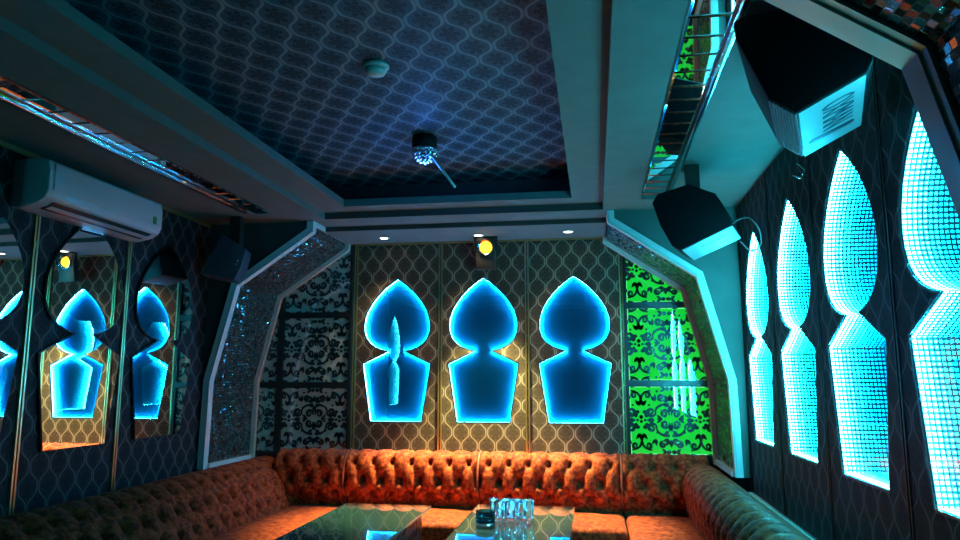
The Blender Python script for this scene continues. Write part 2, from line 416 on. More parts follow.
def arch(s, y0, y1, label, near=True, far=True, fascia_y=None, trim='lacquer', far_w=.03, bottom=PROF[-1][1], wall=None, fas_mat='dark_plaster', group='mosaic arches'):
    wall = XR if s > 0 else XL
    root = empty('mosaic_arch', (XC + s * 1.6, (y0 + y1) / 2, 0), label, 'arch', group)
    prof = PROF[:-1] + [(1.800, bottom)]
    # orientation: positive offset of the polyline must point away from the room's middle
    outp = offset(prof, .022); sgn = 1
    if outp[2][0] < prof[2][0]: sgn = -1
    O = lambda d: offset(prof, d * sgn)
    # mosaic skin
    mb = MB(); a = prof; b = O(.02); L = 0
    P = lambda q, y: (XC + s * q[0], y, min(q[1], 2.6195))
    for i in range(len(a) - 1):
        l = (Vector(a[i + 1]) - Vector(a[i])).length
        mb.face([P(a[i], y0), P(a[i + 1], y0), P(a[i + 1], y1), P(a[i], y1)], 0, [(y0, L), (y0, L + l), (y1, L + l), (y1, L)])
        mb.face([P(b[i], y1), P(b[i + 1], y1), P(b[i + 1], y0), P(b[i], y0)], 1, [(0, 0)] * 4)
        L += l
    obj('mosaic_panel', mb, [M['mosaic'], M['black']], root, weld=False, recalc=False)
    if s > 0: pass
    # trims
    clampz = lambda pl: [(x, min(z, 2.6195)) for x, z in pl]
    if near:
        mb = MB(); ribbon(mb, O(-.004), clampz(O(.036)), y0 - .03, y0, s); ribbon(mb, O(-.012), O(-.0005), y0 - .03, y0 + .03, s)
        obj('front_trim', mb, M[trim], root, weld=False)
    if far:
        mb = MB(); ribbon(mb, O(-.034 if far_w < .05 else -.010), O(-.0005), y1 - far_w, y1 + .005, s)
        if far_w > .05:
            ribbon(mb, O(-.016), O(-.0105), y1 - far_w * .72, y1 + .005, s)
        obj('rear_trim', mb, M[trim], root, weld=False)
    mb = MB(); q = prof[0]
    mb.box(*sorted((XC + s * (q[0] - .014), XC + s * (q[0] - .001))), y0, y1 - far_w, 2.585, 2.6195)
    obj('top_trim', mb, M[trim], root, weld=False)
    mb = MB(); q = prof[-1]
    mb.box(*sorted((XC + s * (q[0] - .026), XC + s * (q[0] - .001))), y0 + .03, y1 - far_w, bottom, bottom + .035)
    obj('bottom_trim', mb, M[trim], root, weld=False)
    # fascia closing the arch against wall and ceiling
    fy = fascia_y if fascia_y is not None else y0
    pl = O(.021); pts = [(XC + s * x, min(z, 2.6195)) for x, z in pl]
    zb = .001 if bottom < .5 else bottom - .002
    pts[-1] = (pts[-1][0], zb); pts = pts + [(wall, zb), (wall, 2.6195)]
    mb = MB(); mb.prism([(x, fy, z) for x, z in pts], (0, .04, 0))
    struct(obj('wall_right' if s > 0 else 'wall_left', mb, M[fas_mat]))
    return root
arch(-1, 4.85, 5.56, 'white-edged mirror-mosaic arch leading to the silver damask panels', fas_mat='dark_plaster', bottom=.865)
arch(1, 4.85, 5.56, 'white-edged mirror-mosaic arch leading to the green-lit damask panels', fas_mat='plaster', bottom=.885)
arch(1, .45, 1.585, 'cream-edged glittering mosaic arch beside the big hanging speaker', near=False, far=True, fascia_y=1.535, trim='beige', far_w=.10, bottom=.01)

# ------------------------------------------------------------------ infinity mirrors
def outline(k=1.0):
    half = [(0, 1.096), (.030, 1.078), (.068, 1.050), (.112, 1.012), (.158, .965), (.200, .910), (.236, .848), (.257, .785), (.264, .728),
            (.258, .678), (.240, .632), (.210, .596), (.170, .568), (.120, .548), (.062, .535), (.268, .437), (.255, .35), (.225, .16), (.200, 0)]
    h = [(x * k, z * k) for x, z in half]
    return h + [(-x, z) for x, z in reversed(h[1:])] + []
def pane_mb(poly, w0, w1, mf, mb_, ms):
    """slab of the outline between depths w0 (rear) and w1 (front); local axes x, -y out of the wall, z up"""
    m = MB(); n_ = len(poly)
    A = [(x, -w1, z) for x, z in poly]; B = [(x, -w0, z) for x, z in poly]
    m.raw(A, [tuple(range(n_ - 1, -1, -1))], mf); m.raw(B, [tuple(range(n_))], mb_)     # outward normals on both faces
    for i in range(n_):
        j = (i + 1) % n_; m.face([A[j], B[j], B[i], A[i]], ms)
    return m
def inset(poly, d):
    n_ = len(poly); out = []
    for i in range(n_):
        a, b, c = Vector(poly[i - 1]), Vector(poly[i]), Vector(poly[(i + 1) % n_])
        t1 = (b - a).normalized(); t2 = (c - b).normalized(); n1 = Vector((t1.y, -t1.x)); n2 = Vector((t2.y, -t2.x))
        nn = n1 + n2
        nn = nn.normalized() if nn.length > 1e-6 else n1
        out.append(tuple(b + nn * d / max(.45, nn.dot(n1))))
    return out
def infinity_mirror(k, led, back, coat, rib_mat, depth=.015):
    root = empty('infinity_mirror', (0, 0, 0), '', 'mirror')
    poly = outline(k)                       # clockwise seen from the room
    g = .004
    # housing: rear plate and outer rim
    m = MB(); ou = inset(poly, -.008)
    n_ = len(poly); D = depth + g + .006
    if Vector(ou[4]).length < Vector(poly[4]).length: ou = inset(poly, .008)
    for i in range(n_):
        j = (i + 1) % n_
        a, b, c, d = ou[i], ou[j], poly[j], poly[i]
        m.face([(a[0], 0, a[1]), (b[0], 0, b[1]), (b[0], -D, b[1]), (a[0], -D, a[1])])
        m.face([(a[0], -D, a[1]), (b[0], -D, b[1]), (c[0], -D, c[1]), (d[0], -D, d[1])])
        m.face([(d[0], -D, d[1]), (c[0], -D, c[1]), (c[0], 0, c[1]), (d[0], 0, d[1])])
    obj('housing', m, M['black'], root)
    m = pane_mb(poly, .0004, g, 0, 1, 1); obj('back_mirror', m, [back, M['black']], root, weld=False, recalc=False)
    # led ribbon + diodes on the inner rim
    inn = inset(poly, .0012); sgn = 1
    if Vector(inn[4]).length > Vector(poly[4]).length: sgn = -1
    inn = inset(poly, .0012 * sgn); diode = MB(); rib = MB()
    for i in range(n_):
        j = (i + 1) % n_; p, q = inn[i], inn[j]
        rib.face([(p[0], -g - .001, p[1]), (q[0], -g - .001, q[1]), (q[0], -g - depth + .001, q[1]), (p[0], -g - depth + .001, p[1])])
    acc = 0.; step = .0172
    for i in range(n_):
        p, q = Vector(inn[i]), Vector(inn[(i + 1) % n_]); L = (q - p).length; t = (q - p) / L
        nn = Vector((t.y, -t.x)) * sgn
        s_ = step - acc
        while s_ < L:
            c = p + t * s_ + nn * .0010
            hw, hd = .0040, .0043; c2 = c + nn * .0008; yc = -g - depth * .5
            fq = lambda cc, k: [(cc.x - t.x * k, yc - hd, cc.y - t.y * k), (cc.x + t.x * k, yc - hd, cc.y + t.y * k), (cc.x + t.x * k, yc + hd, cc.y + t.y * k), (cc.x - t.x * k, yc + hd, cc.y - t.y * k)]
            top, bot = fq(c2, hw), fq(c - nn * .0009, hw)
            diode.face(top, 0)
            for q_ in range(4): diode.face([bot[q_], bot[(q_ + 1) % 4], top[(q_ + 1) % 4], top[q_]], 1)
            s_ += step
        acc = (L - (s_ - step))
    ro = obj('led_ribbon', rib, rib_mat, root, weld=False, recalc=False)
    do = obj('diodes', diode, [led, M['led_rim']], ro, weld=False)
    m = pane_mb(poly, g + depth, g + depth + .004, 0, 1, 1); obj('front_pane', m, [M['clear_pane'], coat], root, weld=False, recalc=False)
    return root
def set_mirror(root, x, y, z, rz, label, group):
    root.location = (x, y, z); root.rotation_euler = (0, 0, rz); root['label'] = label; root['group'] = group
def recess(wall, k, spots, rz, depth=.0275):
    """cuts the niches that the light-box mirrors sit in"""
    poly = inset(outline(k), -.0085)
    if abs(poly[4][0]) < abs(outline(k)[4][0]): poly = inset(outline(k), .0085)
    cb = MB(); R = Matrix.Rotation(rz, 3, 'Z')
    for (x, y, z) in spots:
        m = pane_mb(poly, -depth, .05, 0, 0, 0); m.v = [tuple(R @ Vector(v) + Vector((x, y, z))) for v in m.v]
        cb.raw(m.v, m.f)
    c = obj('cutter', cb, M['black'])
    md = wall.modifiers.new('niche', 'BOOLEAN'); md.operation = 'DIFFERENCE'; md.solver = 'EXACT'; md.object = c
    bpy.context.view_layer.update(); dg = bpy.context.evaluated_depsgraph_get()
    me = bpy.data.meshes.new_from_object(wall.evaluated_get(dg)); wall.modifiers.clear()
    wall.data = me; bpy.data.objects.remove(c)
REC = .0265
back0 = infinity_mirror(1.03, M['led_blue'], M['mirror_blue'], M['twoway_blue'], M['led_ribbon_blue'])
GB = 'glowing mirrors on the end wall'
lab = ['blue-glowing onion-topped mirror on the end wall beside the silver damask panels',
       'blue-glowing onion-topped mirror under the orange floodlight, between two others',
       'blue-glowing onion-topped mirror on the end wall beside the green-lit panels']
for i, x in enumerate((-1.56, -.861, -.148)):
    r = back0 if i == 0 else copy_tree(back0)
    set_mirror(r, x, YB + REC, 1.160, 0, lab[i], GB)
recess(WALL_B, 1.03, [(x, YB, 1.160) for x in (-1.56, -.861, -.148)], 0)
KS = 1.135
side0 = infinity_mirror(KS, M['led_cyan'], M['mirror_cyan'], M['twoway'], M['led_ribbon'])
GR = 'cyan glowing mirrors along the side wall'
lab = ['bright cyan dotted mirror next to the green-backed arch, smallest in view of its row',
       'bright cyan dotted mirror, second from the green-backed arch along its wall',
       'bright cyan dotted mirror directly below the big hanging speaker',
       'bright cyan dotted mirror partly hidden by the cream-edged arch']
for i, y in enumerate((4.44, 3.65, 2.87, 2.085)):
    r = side0 if i == 0 else copy_tree(side0)
    set_mirror(r, XR + REC, y, 1.13, -pi / 2, lab[i], GR)
recess(WALL_R, KS, [(XR, y, 1.13) for y in (4.44, 3.65, 2.87, 2.085)], -pi / 2); recess(WALL_L, KS, [(XL, 1.32, 1.13)], pi / 2)
r = infinity_mirror(KS, M['led_dim'], M['mirror_cyan'], M['twoway'], M['led_ribbon']); set_mirror(r, XL - REC, 1.32, 1.13, pi / 2, 'cyan dotted mirror seen only as a thin reflection in another mirror', 'cyan glowing mirror opposite')
# plain mirrors on the left wall
def plain_mirror(k):
    root = empty('wall_mirror', (0, 0, 0), '', 'mirror')
    poly = outline(k)
    m = pane_mb(inset(poly, 0), .001, .012, 1, 1, 1); obj('backing', m, [M['black'], M['black']], root, weld=False)
    ins = inset(poly, .006)
    if Vector(ins[4]).length > Vector(poly[4]).length: ins = inset(poly, -.006)
    m = pane_mb(ins, .0122, .016, 0, 1, 1); obj('mirror_glass', m, [M['mirror'], M['black']], root, weld=False, recalc=False)
    return root
pm = plain_mirror(KS)
lab = ['unlit onion-topped mirror on the dark wall nearest the arch',
       'unlit onion-topped mirror below the middle of the air conditioner',
       'unlit onion-topped mirror cut by the picture edge, below the air conditioner end']
for i, y in enumerate((4.31, 3.56, 2.80)):
    r = pm if i == 0 else copy_tree(pm)
    set_mirror(r, XL + .0120, y, 1.13, pi / 2 - radians(2.1), lab[i], 'unlit mirrors on the dark wall')

# ------------------------------------------------------------------ damask panels
def lattice(x0, x1, y0, y1, th):
    """cut-out damask board: scrolls, leaves and buds mirrored about x = 0; clipped to the given window"""
    bm = bmesh.new()
    def poly(pts):
        for ox in (-.92, 0, .92):
            for s in (-1, 1):
                if s * max(q[0] for q in pts) + ox < x0 - .3 or s * min(q[0] for q in pts) + ox > x1 + .3: continue
                vs = [bm.verts.new((s * p[0] + ox, p[1], 0)) for p in pts]
                try: bm.faces.new(vs if s > 0 else vs[::-1])
                except Exception: pass
    def strip(path, wid):
        n_ = len(path); Lp = []; Rp = []
        for i, p in enumerate(path):
            a = Vector(path[max(i - 1, 0)]); b = Vector(path[min(i + 1, n_ - 1)]); t = (b - a).normalized(); nn = Vector((-t.y, t.x))
            w = wid(i / (n_ - 1)) * 1.7; Lp.append(Vector(p) + nn * w); Rp.append(Vector(p) - nn * w)
        for i in range(n_ - 1): poly([Lp[i], Lp[i + 1], Rp[i + 1], Rp[i]])
    def spiral(cx, cy, r, a0, turns, w, ch=1):
        path = []
        for i in range(20):
            t = i / 19; a = radians(a0) + ch * t * turns * 2 * pi; rr = r * (1 - .72 * t)
            path.append((cx + rr * cos(a), cy + rr * sin(a)))
        strip(path, lambda t: w * (.45 + .9 * sin(pi * min(1, t * 1.15)) * (1 - .4 * t)))
        e = path[-1]; blob(e[0], e[1], w * 1.25)
    def blob(cx, cy, r):
        r *= 1.25; poly([(cx + r * cos(2 * pi * i / 9), cy + r * sin(2 * pi * i / 9)) for i in range(9)])
    def leaf(cx, cy, ang, l, w):
        w *= 1.55; a = radians(ang); d = Vector((cos(a), sin(a))); nn = Vector((-d.y, d.x)); c = Vector((cx, cy))
        up = [c + d * l * t + nn * w * sin(pi * t ** .8) * (1 - .3 * t) for t in (0, .15, .3, .5, .7, .85, 1)]
        dn = [c + d * l * t - nn * w * sin(pi * t ** .8) * (1 - .3 * t) for t in (.85, .7, .5, .3, .15)]
        poly(up + dn)
    def stem(pts, w):
        P = [Vector(p) for p in pts]; path = []
        for i in range(15):
            t = i / 14; a = P[0].lerp(P[1], t); b = P[1].lerp(P[2], t); path.append(a.lerp(b, t))
        strip(path, lambda t: w * (1.1 - .5 * t))
    for oy in (-1.0, 0.0, 1.0):
        Y = lambda v: v + oy
        # central medallion with open middle
        spiral(.085, Y(.10), .070, 200, 1.15, .013, -1); spiral(.085, Y(-.06), .070, 160, 1.15, .013, 1)
        leaf(.0, Y(.13), 78, .13, .020); leaf(.0, Y(-.07), -80, .12, .020); leaf(.035, Y(.21), 40, .10, .018); leaf(.03, Y(-.17), -35, .11, .019)
        leaf(.12, Y(.02), 0, .10, .022); leaf(.15, Y(.03), 40, .09, .016); leaf(.15, Y(.01), -40, .09, .016)
        # flower above / below
        leaf(.0, Y(.30), 90, .11, .028); leaf(.02, Y(.30), 55, .12, .024); leaf(.03, Y(.29), 20, .11, .020); spiral(.135, Y(.36), .055, 250, 1.1, .012, 1)
        leaf(.0, Y(-.31), -90, .12, .026); leaf(.02, Y(-.31), -52, .12, .022); leaf(.03, Y(-.30), -15, .11, .02); spiral(.13, Y(-.38), .052, 100, 1.1, .012, -1)
        # big scrolls at the sides
        stem([(.02, Y(-.24)), (.20, Y(-.26)), (.23, Y(-.10))], .013); stem([(.02, Y(.25)), (.22, Y(.26)), (.24, Y(.12))], .013)
        spiral(.29, Y(-.12), .075, 180, 1.2, .014, -1); spiral(.30, Y(.13), .075, 180, 1.2, .014, 1)
        leaf(.25, Y(.0), 0, .13, .030); leaf(.36, Y(.04), 60, .10, .020); leaf(.36, Y(-.04), -60, .10, .02)
        # half-drop secondary flower on the side axis
        for sx in (.46,):
            leaf(sx, Y(.24), 90, .12, .026); leaf(sx - .015, Y(.23), 130, .12, .022); leaf(sx + .015, Y(.23), 50, .12, .022)
            leaf(sx, Y(-.22), -90, .13, .026); leaf(sx - .015, Y(-.21), -130, .12, .022); leaf(sx + .015, Y(-.21), -50, .12, .022)
            leaf(sx - .02, Y(.12), 160, .09, .02); leaf(sx - .02, Y(-.10), 200, .09, .02); blob(sx, Y(.05), .026); blob(sx, Y(-.02), .02); blob(sx - .06, Y(.0), .018)
            spiral(sx - .10, Y(.40), .06, 0, 1.1, .012, 1); spiral(sx - .10, Y(-.40), .06, 0, 1.1, .012, -1)
            stem([(sx, Y(.33)), (sx - .02, Y(.46)), (sx - .16, Y(.47))], .012); stem([(sx, Y(-.33)), (sx - .02, Y(-.46)), (sx - .16, Y(-.47))], .012)
        leaf(.24, Y(.30), 95, .12, .02); leaf(.25, Y(.31), 60, .10, .018); leaf(.24, Y(-.29), -95, .12, .02); leaf(.25, Y(-.30), -60, .1, .018)
        leaf(.0, Y(.5), 0, .10, .024); leaf(.08, Y(.5), 35, .09, .018); leaf(.08, Y(.5), -35, .09, .018); blob(.21, Y(.20), .017); blob(.21, Y(-.19), .017); blob(.20, Y(.46), .016); blob(.33, Y(.24), .015)
    for co, no in (((x0, 0, 0), (-1, 0, 0)), ((x1, 0, 0), (1, 0, 0)), ((0, y0, 0), (0, -1, 0)), ((0, y1, 0), (0, 1, 0))):
        bmesh.ops.bisect_plane(bm, geom=bm.verts[:] + bm.edges[:] + bm.faces[:], plane_co=co, plane_no=no, clear_outer=True)
    r = bmesh.ops.extrude_face_region(bm, geom=bm.faces[:])
    bmesh.ops.translate(bm, verts=[v for v in r['geom'] if isinstance(v, bmesh.types.BMVert)], vec=(0, 0, th))
    me = bpy.data.meshes.new('lattice'); bm.to_mesh(me); bm.free(); me.materials.append(M['black'])
    return me
def damask_panel(x0, x1, z0, z1, kind, label, mesh_cache={}):
    cx = (x0 + x1) / 2; fr = .024
    root = empty('damask_panel', (cx, YB, z0), label, 'panel', 'damask panels beside the mirrors (%s)' % ('green-lit' if kind == 'green' else 'silver'))
    mb = MB()
    for b in ((x0, x0 + fr, z0, z1), (x1 - fr, x1, z0, z1), (x0 + fr, x1 - fr, z0, z0 + fr), (x0 + fr, x1 - fr, z1 - fr, z1)):
        mb.box(b[0], b[1], YB - .035, YB - .0005, b[2], b[3])
    obj('frame', mb, M['black'], root, weld=False)
    mb = MB(); mb.box(x0 + fr, x1 - fr, YB - .008, YB - .0008, z0 + fr, z1 - fr)
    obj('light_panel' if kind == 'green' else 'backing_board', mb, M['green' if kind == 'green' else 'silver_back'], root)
    W = .46; half = (x1 - x0 - 2 * fr) / 2 / W; hh = (z1 - z0 - 2 * fr) / 2 / W
    sh = 0.0 if half > .3 else .28
    key = (round(half, 3), round(hh, 3), sh)
    if key not in mesh_cache: mesh_cache[key] = lattice(sh - half, sh + half, -hh, hh, .003)
    lo = bpy.data.objects.new('damask_cutout', mesh_cache[key]); COL.objects.link(lo); lo.parent = root
    lo.location = (-sh * W, -.012, (z1 - z0) / 2); lo.rotation_euler = (pi / 2, 0, 0); lo.scale = (W, W, 1)
    if kind == 'green':
        mb = MB(); e = .006
        for b in ((x0 + fr, x0 + fr + e, z0 + fr, z1 - fr), (x1 - fr - e, x1 - fr, z0 + fr, z1 - fr), (x0 + fr, x1 - fr, z0 + fr, z0 + fr + e), (x0 + fr, x1 - fr, z1 - fr - e, z1 - fr)):
            mb.box(b[0], b[1], YB - .0105, YB - .0085, b[2], b[3])
        obj('edge_light', mb, M['led_green'], root, weld=False)
    mb = MB(); mb.box(x0 + fr, x1 - fr, YB - .026, YB - .023, z0 + fr, z1 - fr)
    obj('cover_glass', mb, M['cover_glass'], root)
rowsL = ((.90, 1.444, 'lowest, behind the sofa'), (1.444, 2.005, 'middle of the column'), (2.005, 2.56, 'top, under the mosaic'))
rowsR = ((.92, 1.46, 'lowest, behind the sofa'), (1.46, 2.047, 'middle of the column'), (2.047, 2.60, 'top, under the mosaic'))
for z0, z1, t in rowsL:
    damask_panel(-2.525, -1.925, z0, z1, 'silver', 'wide black and silver damask panel beside the blue mirror, ' + t)
    damask_panel(-2.745, -2.525, z0, z1, 'silver', 'narrow black and silver damask panel against the arch, ' + t)
for z0, z1, t in rowsR:
    damask_panel(.228, .862, z0, z1, 'green', 'green-lit black damask panel, ' + t)

# ------------------------------------------------------------------ sofas
def cushion(mb, x0, x1, y0, y1, z0, z1, r=.035, crown=.02, n=14, cr=4):
    """soft slab: rounded edges and a slight crown"""
    def grid(a0, a1, k):
        e = [a0 + r * (1 - cos(pi / 2 * i / cr)) for i in range(cr)]
        c = [a0 + r + (a1 - a0 - 2 * r) * i / k for i in range(k + 1)]
        return e + c + [a1 - r * (1 - cos(pi / 2 * i / cr)) for i in range(cr - 1, -1, -1)]
    gx, gy = grid(x0, x1, n), grid(y0, y1, n); NX, NY = len(gx), len(gy)
    def drop(a, a0, a1):
        d = min(a - a0, a1 - a)
        return 0 if d >= r else r - sqrt(max(0, r * r - (r - d) ** 2))
    V = []; F = []
    for j in range(NY):
        for i in range(NX):
            x, y = gx[i], gy[j]
            z = z1 - max(drop(x, x0, x1), drop(y, y0, y1)) + crown * (1 - abs(2 * (x - x0) / (x1 - x0) - 1) ** 3) * (1 - abs(2 * (y - y0) / (y1 - y0) - 1) ** 3)
            V.append((x, y, z))
    for j in range(NY - 1):
        for i in range(NX - 1):
            a = j * NX + i; F.append((a, a + 1, a + NX + 1, a + NX))
    ring = [i for i in range(NX)] + [j * NX + NX - 1 for j in range(1, NY)] + [(NY - 1) * NX + i for i in range(NX - 2, -1, -1)] + [j * NX for j in range(NY - 2, 0, -1)]
    base = len(V)
    for q in ring: V.append((V[q][0], V[q][1], z0))
    m_ = len(ring)
    for q in range(m_): F.append((ring[q], base + q, base + (q + 1) % m_, ring[(q + 1) % m_]))
    F.append(tuple(base + q for q in range(m_)))
    mb.raw(V, F, 0, True)

def catmull(P, n):
    out = []
    for i in range(len(P) - 1):
        p0, p1, p2, p3 = [Vector(P[max(0, min(len(P) - 1, k))]) for k in (i - 1, i, i + 1, i + 2)]
        for j in range(n):
            t = j / n
            out.append(.5 * ((2 * p1) + (-p0 + p2) * t + (2 * p0 - 5 * p1 + 4 * p2 - p3) * t * t + (-p0 + 3 * p1 - 3 * p2 + p3) * t ** 3))
    out.append(Vector(P[-1])); return out
BUTTON = None
def tufted_back(name, parent, place, length, prof, col=.143, rows=(.885, .77, .655), deep=.048, res=.010, u_off=0., name_btn='button', amp=.030):
    """place(u, d, z) maps length along the wall, distance out of it and height to a world point"""
    global BUTTON
    pr = catmull(prof, 7)
    # arc positions
    arc = [0.]
    for a, b in zip(pr, pr[1:]): arc.append(arc[-1] + (b - a).length)
    top = max(range(len(pr)), key=lambda i: pr[i].y)
    def arc_at_z(z):
        for i in range(top):
            if pr[i].y <= z <= pr[i + 1].y: return arc[i] + (z - pr[i].y) / max(1e-6, pr[i + 1].y - pr[i].y) * (arc[i + 1] - arc[i])
        return arc[top]
    ra = [arc_at_z(z) for z in rows]; r = abs(ra[0] - ra[-1]) / (len(rows) - 1); v0 = ra[0]
    ncol = max(1, round(length / col)); p = length / ncol
    # resample the profile by arc length
    NV = max(24, int(arc[-1] / res)); NU = max(10, int(length / res))
    def sample(s):
        for i in range(len(arc) - 1):
            if s <= arc[i + 1] + 1e-9:
                t = (s - arc[i]) / max(1e-9, arc[i + 1] - arc[i]); return pr[i].lerp(pr[i + 1], t), (pr[i + 1] - pr[i]).normalized()
        return pr[-1], (pr[-1] - pr[-2]).normalized()
    def h(u, s):
        v = s - v0
        A = u / p + u_off + .5 + v / (2 * r); B = u / p + u_off + .5 - v / (2 * r)
        pil = (abs(sin(pi * A)) * abs(sin(pi * B))) ** .45
        vert = abs(sin(pi * (u / p + u_off + .5))) ** .5
        k = max(0., min(1., (v - .005) / .05)); k2 = max(0., min(1., (-v - 2 * r - .005) / .05))
        pil = pil * (1 - k) + vert * k * .9
        pil = pil * (1 - k2) + k2 * vert * .8
        fade = max(0., 1 - max(0., (v - .10) / .10))
        hh = amp * pil * fade
        for j in range(len(rows)):
            off = .5 * (j % 2)
            x = (u / p + u_off + .5 + off); dx = (x - round(x)) * p; dv = v + j * r
            kk = (1.0, 1.35, 1.1)[j % 3]; hh -= deep * kk * math.exp(-((dx / (.020 * kk)) ** 2 + (dv / (.023 * kk)) ** 2))
        e = min(u, length - u)
        hh -= .03 * max(0, 1 - e / .03) ** 2
        return hh
    V = []; F = []
    S = [sample(arc[-1] * j / NV) for j in range(NV + 1)]
    for i in range(NU + 1):
        u = length * i / NU
        for j, (q, t) in enumerate(S):
            nn = Vector((t.y, -t.x)); e = h(u, arc[-1] * j / NV)
            d, z = q.x + nn.x * e, q.y + nn.y * e
            V.append(place(u, max(.004, d), z))
    W = NV + 1
    for i in range(NU):
        for j in range(NV): a = i * W + j; F.append((a, a + 1, a + W + 1, a + W))
    F.append(tuple(range(W))); F.append(tuple(NU * W + j for j in range(W - 1, -1, -1)))
    F.append(tuple(i * W for i in range(NU + 1)) + tuple(i * W + NV for i in range(NU, -1, -1)))
    mb = MB(); mb.raw(V, F, 0, True)
    o = obj(name, mb, M['velvet'], parent, weld=False)
    for f in o.data.polygons:
        if len(f.vertices) > 4: f.use_smooth = False
    if BUTTON is None:
        b = MB(); b.sphere((0, 0, 0), .011, 10, 6); BUTTON = bpy.data.meshes.new('button')
        BUTTON.from_pydata(b.v, [], b.f); BUTTON.materials.append(M['piping'])
        for f in BUTTON.polygons: f.use_smooth = True
    off = wloc(parent)
    for j in range(len(rows)):
        for c in range(-2, ncol + 3):
            u = (c - u_off - .5 - .5 * (j % 2)) * p
            if u < .03 or u > length - .03: continue
            q, t = sample(v0 - j * r); nn = Vector((t.y, -t.x)); e = h(u, v0 - j * r) + .004
            b = bpy.data.objects.new(name_btn, BUTTON); COL.objects.link(b); b.parent = parent
            b.location = Vector(place(u, q.x + nn.x * e, q.y + nn.y * e)) - off
    return o
PB = [(.19, .50), (.21, .585), (.25, .640), (.287, .69), (.294, .74), (.281, .83), (.248, .905), (.19, .940), (.12, .945), (.06, .92), (.025, .87), (.015, .78)]
def back_place(x0): return lambda u, d, z: (x0 + u, YB - .02 - d, z)
def pipe(parent, pts, r=.008): 
    mb = MB(); mb.tube(pts, r, 8); return obj('piping', mb, M['piping'], parent, weld=False)
def back_pipe(x): return [(x, YB - .02 - d - (.018 if z < .9 else .0), z + (.012 if z > .9 else 0)) for d, z in PB[1:9]]
ZS = .57
G = 'orange tufted sofa along the walls'
for x0, x1, lb in ((-1.86, -.852, 'orange tufted velvet sofa section behind the left glass table, below the first blue mirror'),
                   (-.848, .166, 'orange tufted velvet sofa section behind the table with glasses, below the floodlight')):
    root = empty('sofa_section', ((x0 + x1) / 2, 5.1, 0), lb, 'sofa', G)
    tufted_back('backrest', root, back_place(x0), x1 - x0, PB)
    mb = MB(); cushion(mb, x0 + (.06 if x0 < -1 else .003), x1 - .003 + (.02 if x1 > 0 else 0), 4.77, 5.365, .40, ZS - .012)
    obj('seat', mb, M['velvet'], root, weld=False)
    mb = MB(); mb.box(x0 + .06, x1, 4.80, YB - .02, .0, .398); obj('plinth', mb, M['plinth'], root)
    pipe(root, back_pipe(x1 if x1 < 0 else x1 + .002))
def corner_sofa(s, seat_out, seat_in, back_u, prof, label, back_x0, back_len):
    """L-shaped sofa: long back on the side wall, short return on the end wall"""
    wall = (XR - .03) if s > 0 else (XL + .02)
    root = empty('corner_sofa', ((seat_out + seat_in) / 2, 3.6, 0), label, 'sofa', G)
    y0, y1 = 1.75, 5.50
    tufted_back('backrest', root, lambda u, d, z: (wall - s * d, y1 - u, z), y1 - y0, prof, col=.155, rows=(.84, .735, .63), deep=.034, res=.0135, amp=.026)
    tufted_back('return_backrest', root, back_place(back_x0), back_len, PB, u_off=.0)
    mb = MB(); cushion(mb, min(seat_out, seat_in), max(seat_out, seat_in), 1.75, 5.365, .40, ZS - .010, n=18)
    obj('seat', mb, M['velvet'], root, weld=False)
    mb = MB(); a, b = sorted((wall, seat_in)); mb.box(a + (.0 if s > 0 else .0), b, 1.80, 5.36, 0, .398)
    obj('plinth', mb, M['plinth'], root)
    return root
PR = [(.29, .50), (.30, .60), (.318, .70), (.325, .78), (.30, .845), (.24, .885), (.165, .893), (.09, .865), (.04, .82), (.02, .72)]
r = corner_sofa(1, .635, .19, 0, PR, 'tufted velvet corner sofa along the cyan mirror wall, orange seat', .170, .60)
PL = [(.50, .50), (.475, .60), (.42, .70), (.36, .78), (.29, .84), (.21, .875), (.13, .88), (.07, .86), (.03, .81), (.015, .72)]
l = corner_sofa(-1, -2.285, -1.80, 0, PL, 'dark tufted velvet corner sofa along the unlit mirror wall', -2.42, .558)
pipe(l, back_pipe(-1.861))

# ------------------------------------------------------------------ tables
lat = lattice(-.5, .5, -.5, .5, .003)
def table(x0, x1, y0, y1, label):
    root = empty('coffee_table', ((x0 + x1) / 2, (y0 + y1) / 2, 0), label, 'table', 'glass topped damask tables')
    T = .745
    mb = MB(); mb.box(x0, x1, y0, y1, T - .012, T)
    mb.m = [1] * 6; mb.m[1] = 0
    obj('glass_top', mb, [M['table_glass'], M['glass_edge']], root, weld=False)
    a, b, c, d = x0 + .05, x1 - .012, y0 + .06, y1 - .20
    mb = MB(); mb.box(a, b, c, d, .10, T - .0165)
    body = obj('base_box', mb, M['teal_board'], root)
    cx, cy = (a + b) / 2, (c + d) / 2; ln = (d - c) / 2
    for k in range(2):
        o = bpy.data.objects.new('damask_cutout', lat); COL.objects.link(o); o.parent = root
        o.location = Vector((cx, c + ln * (k + .5), T - .0165)) - root.location; o.scale = (b - a - .004, ln - .004, 1)
        o = bpy.data.objects.new('damask_cutout', lat); COL.objects.link(o); o.parent = root
        o.location = Vector((b, c + ln * (k + .5), (.10 + T - .0165) / 2)) - root.location
        o.rotation_euler = (pi / 2, 0, pi / 2); o.scale = (ln - .004, T - .12, 1)
    mb = MB(); mb.box(a + .04, b - .04, c + .04, d - .04, 0, .0995); obj('plinth', mb, M['plinth'], root)
    return root
table(-1.515, -.985, 2.95, 4.37, 'empty glass-topped damask table nearer the dark wall')
table(-.715, -.135, 2.95, 4.455, 'glass-topped damask table carrying the tumblers and ashtray')
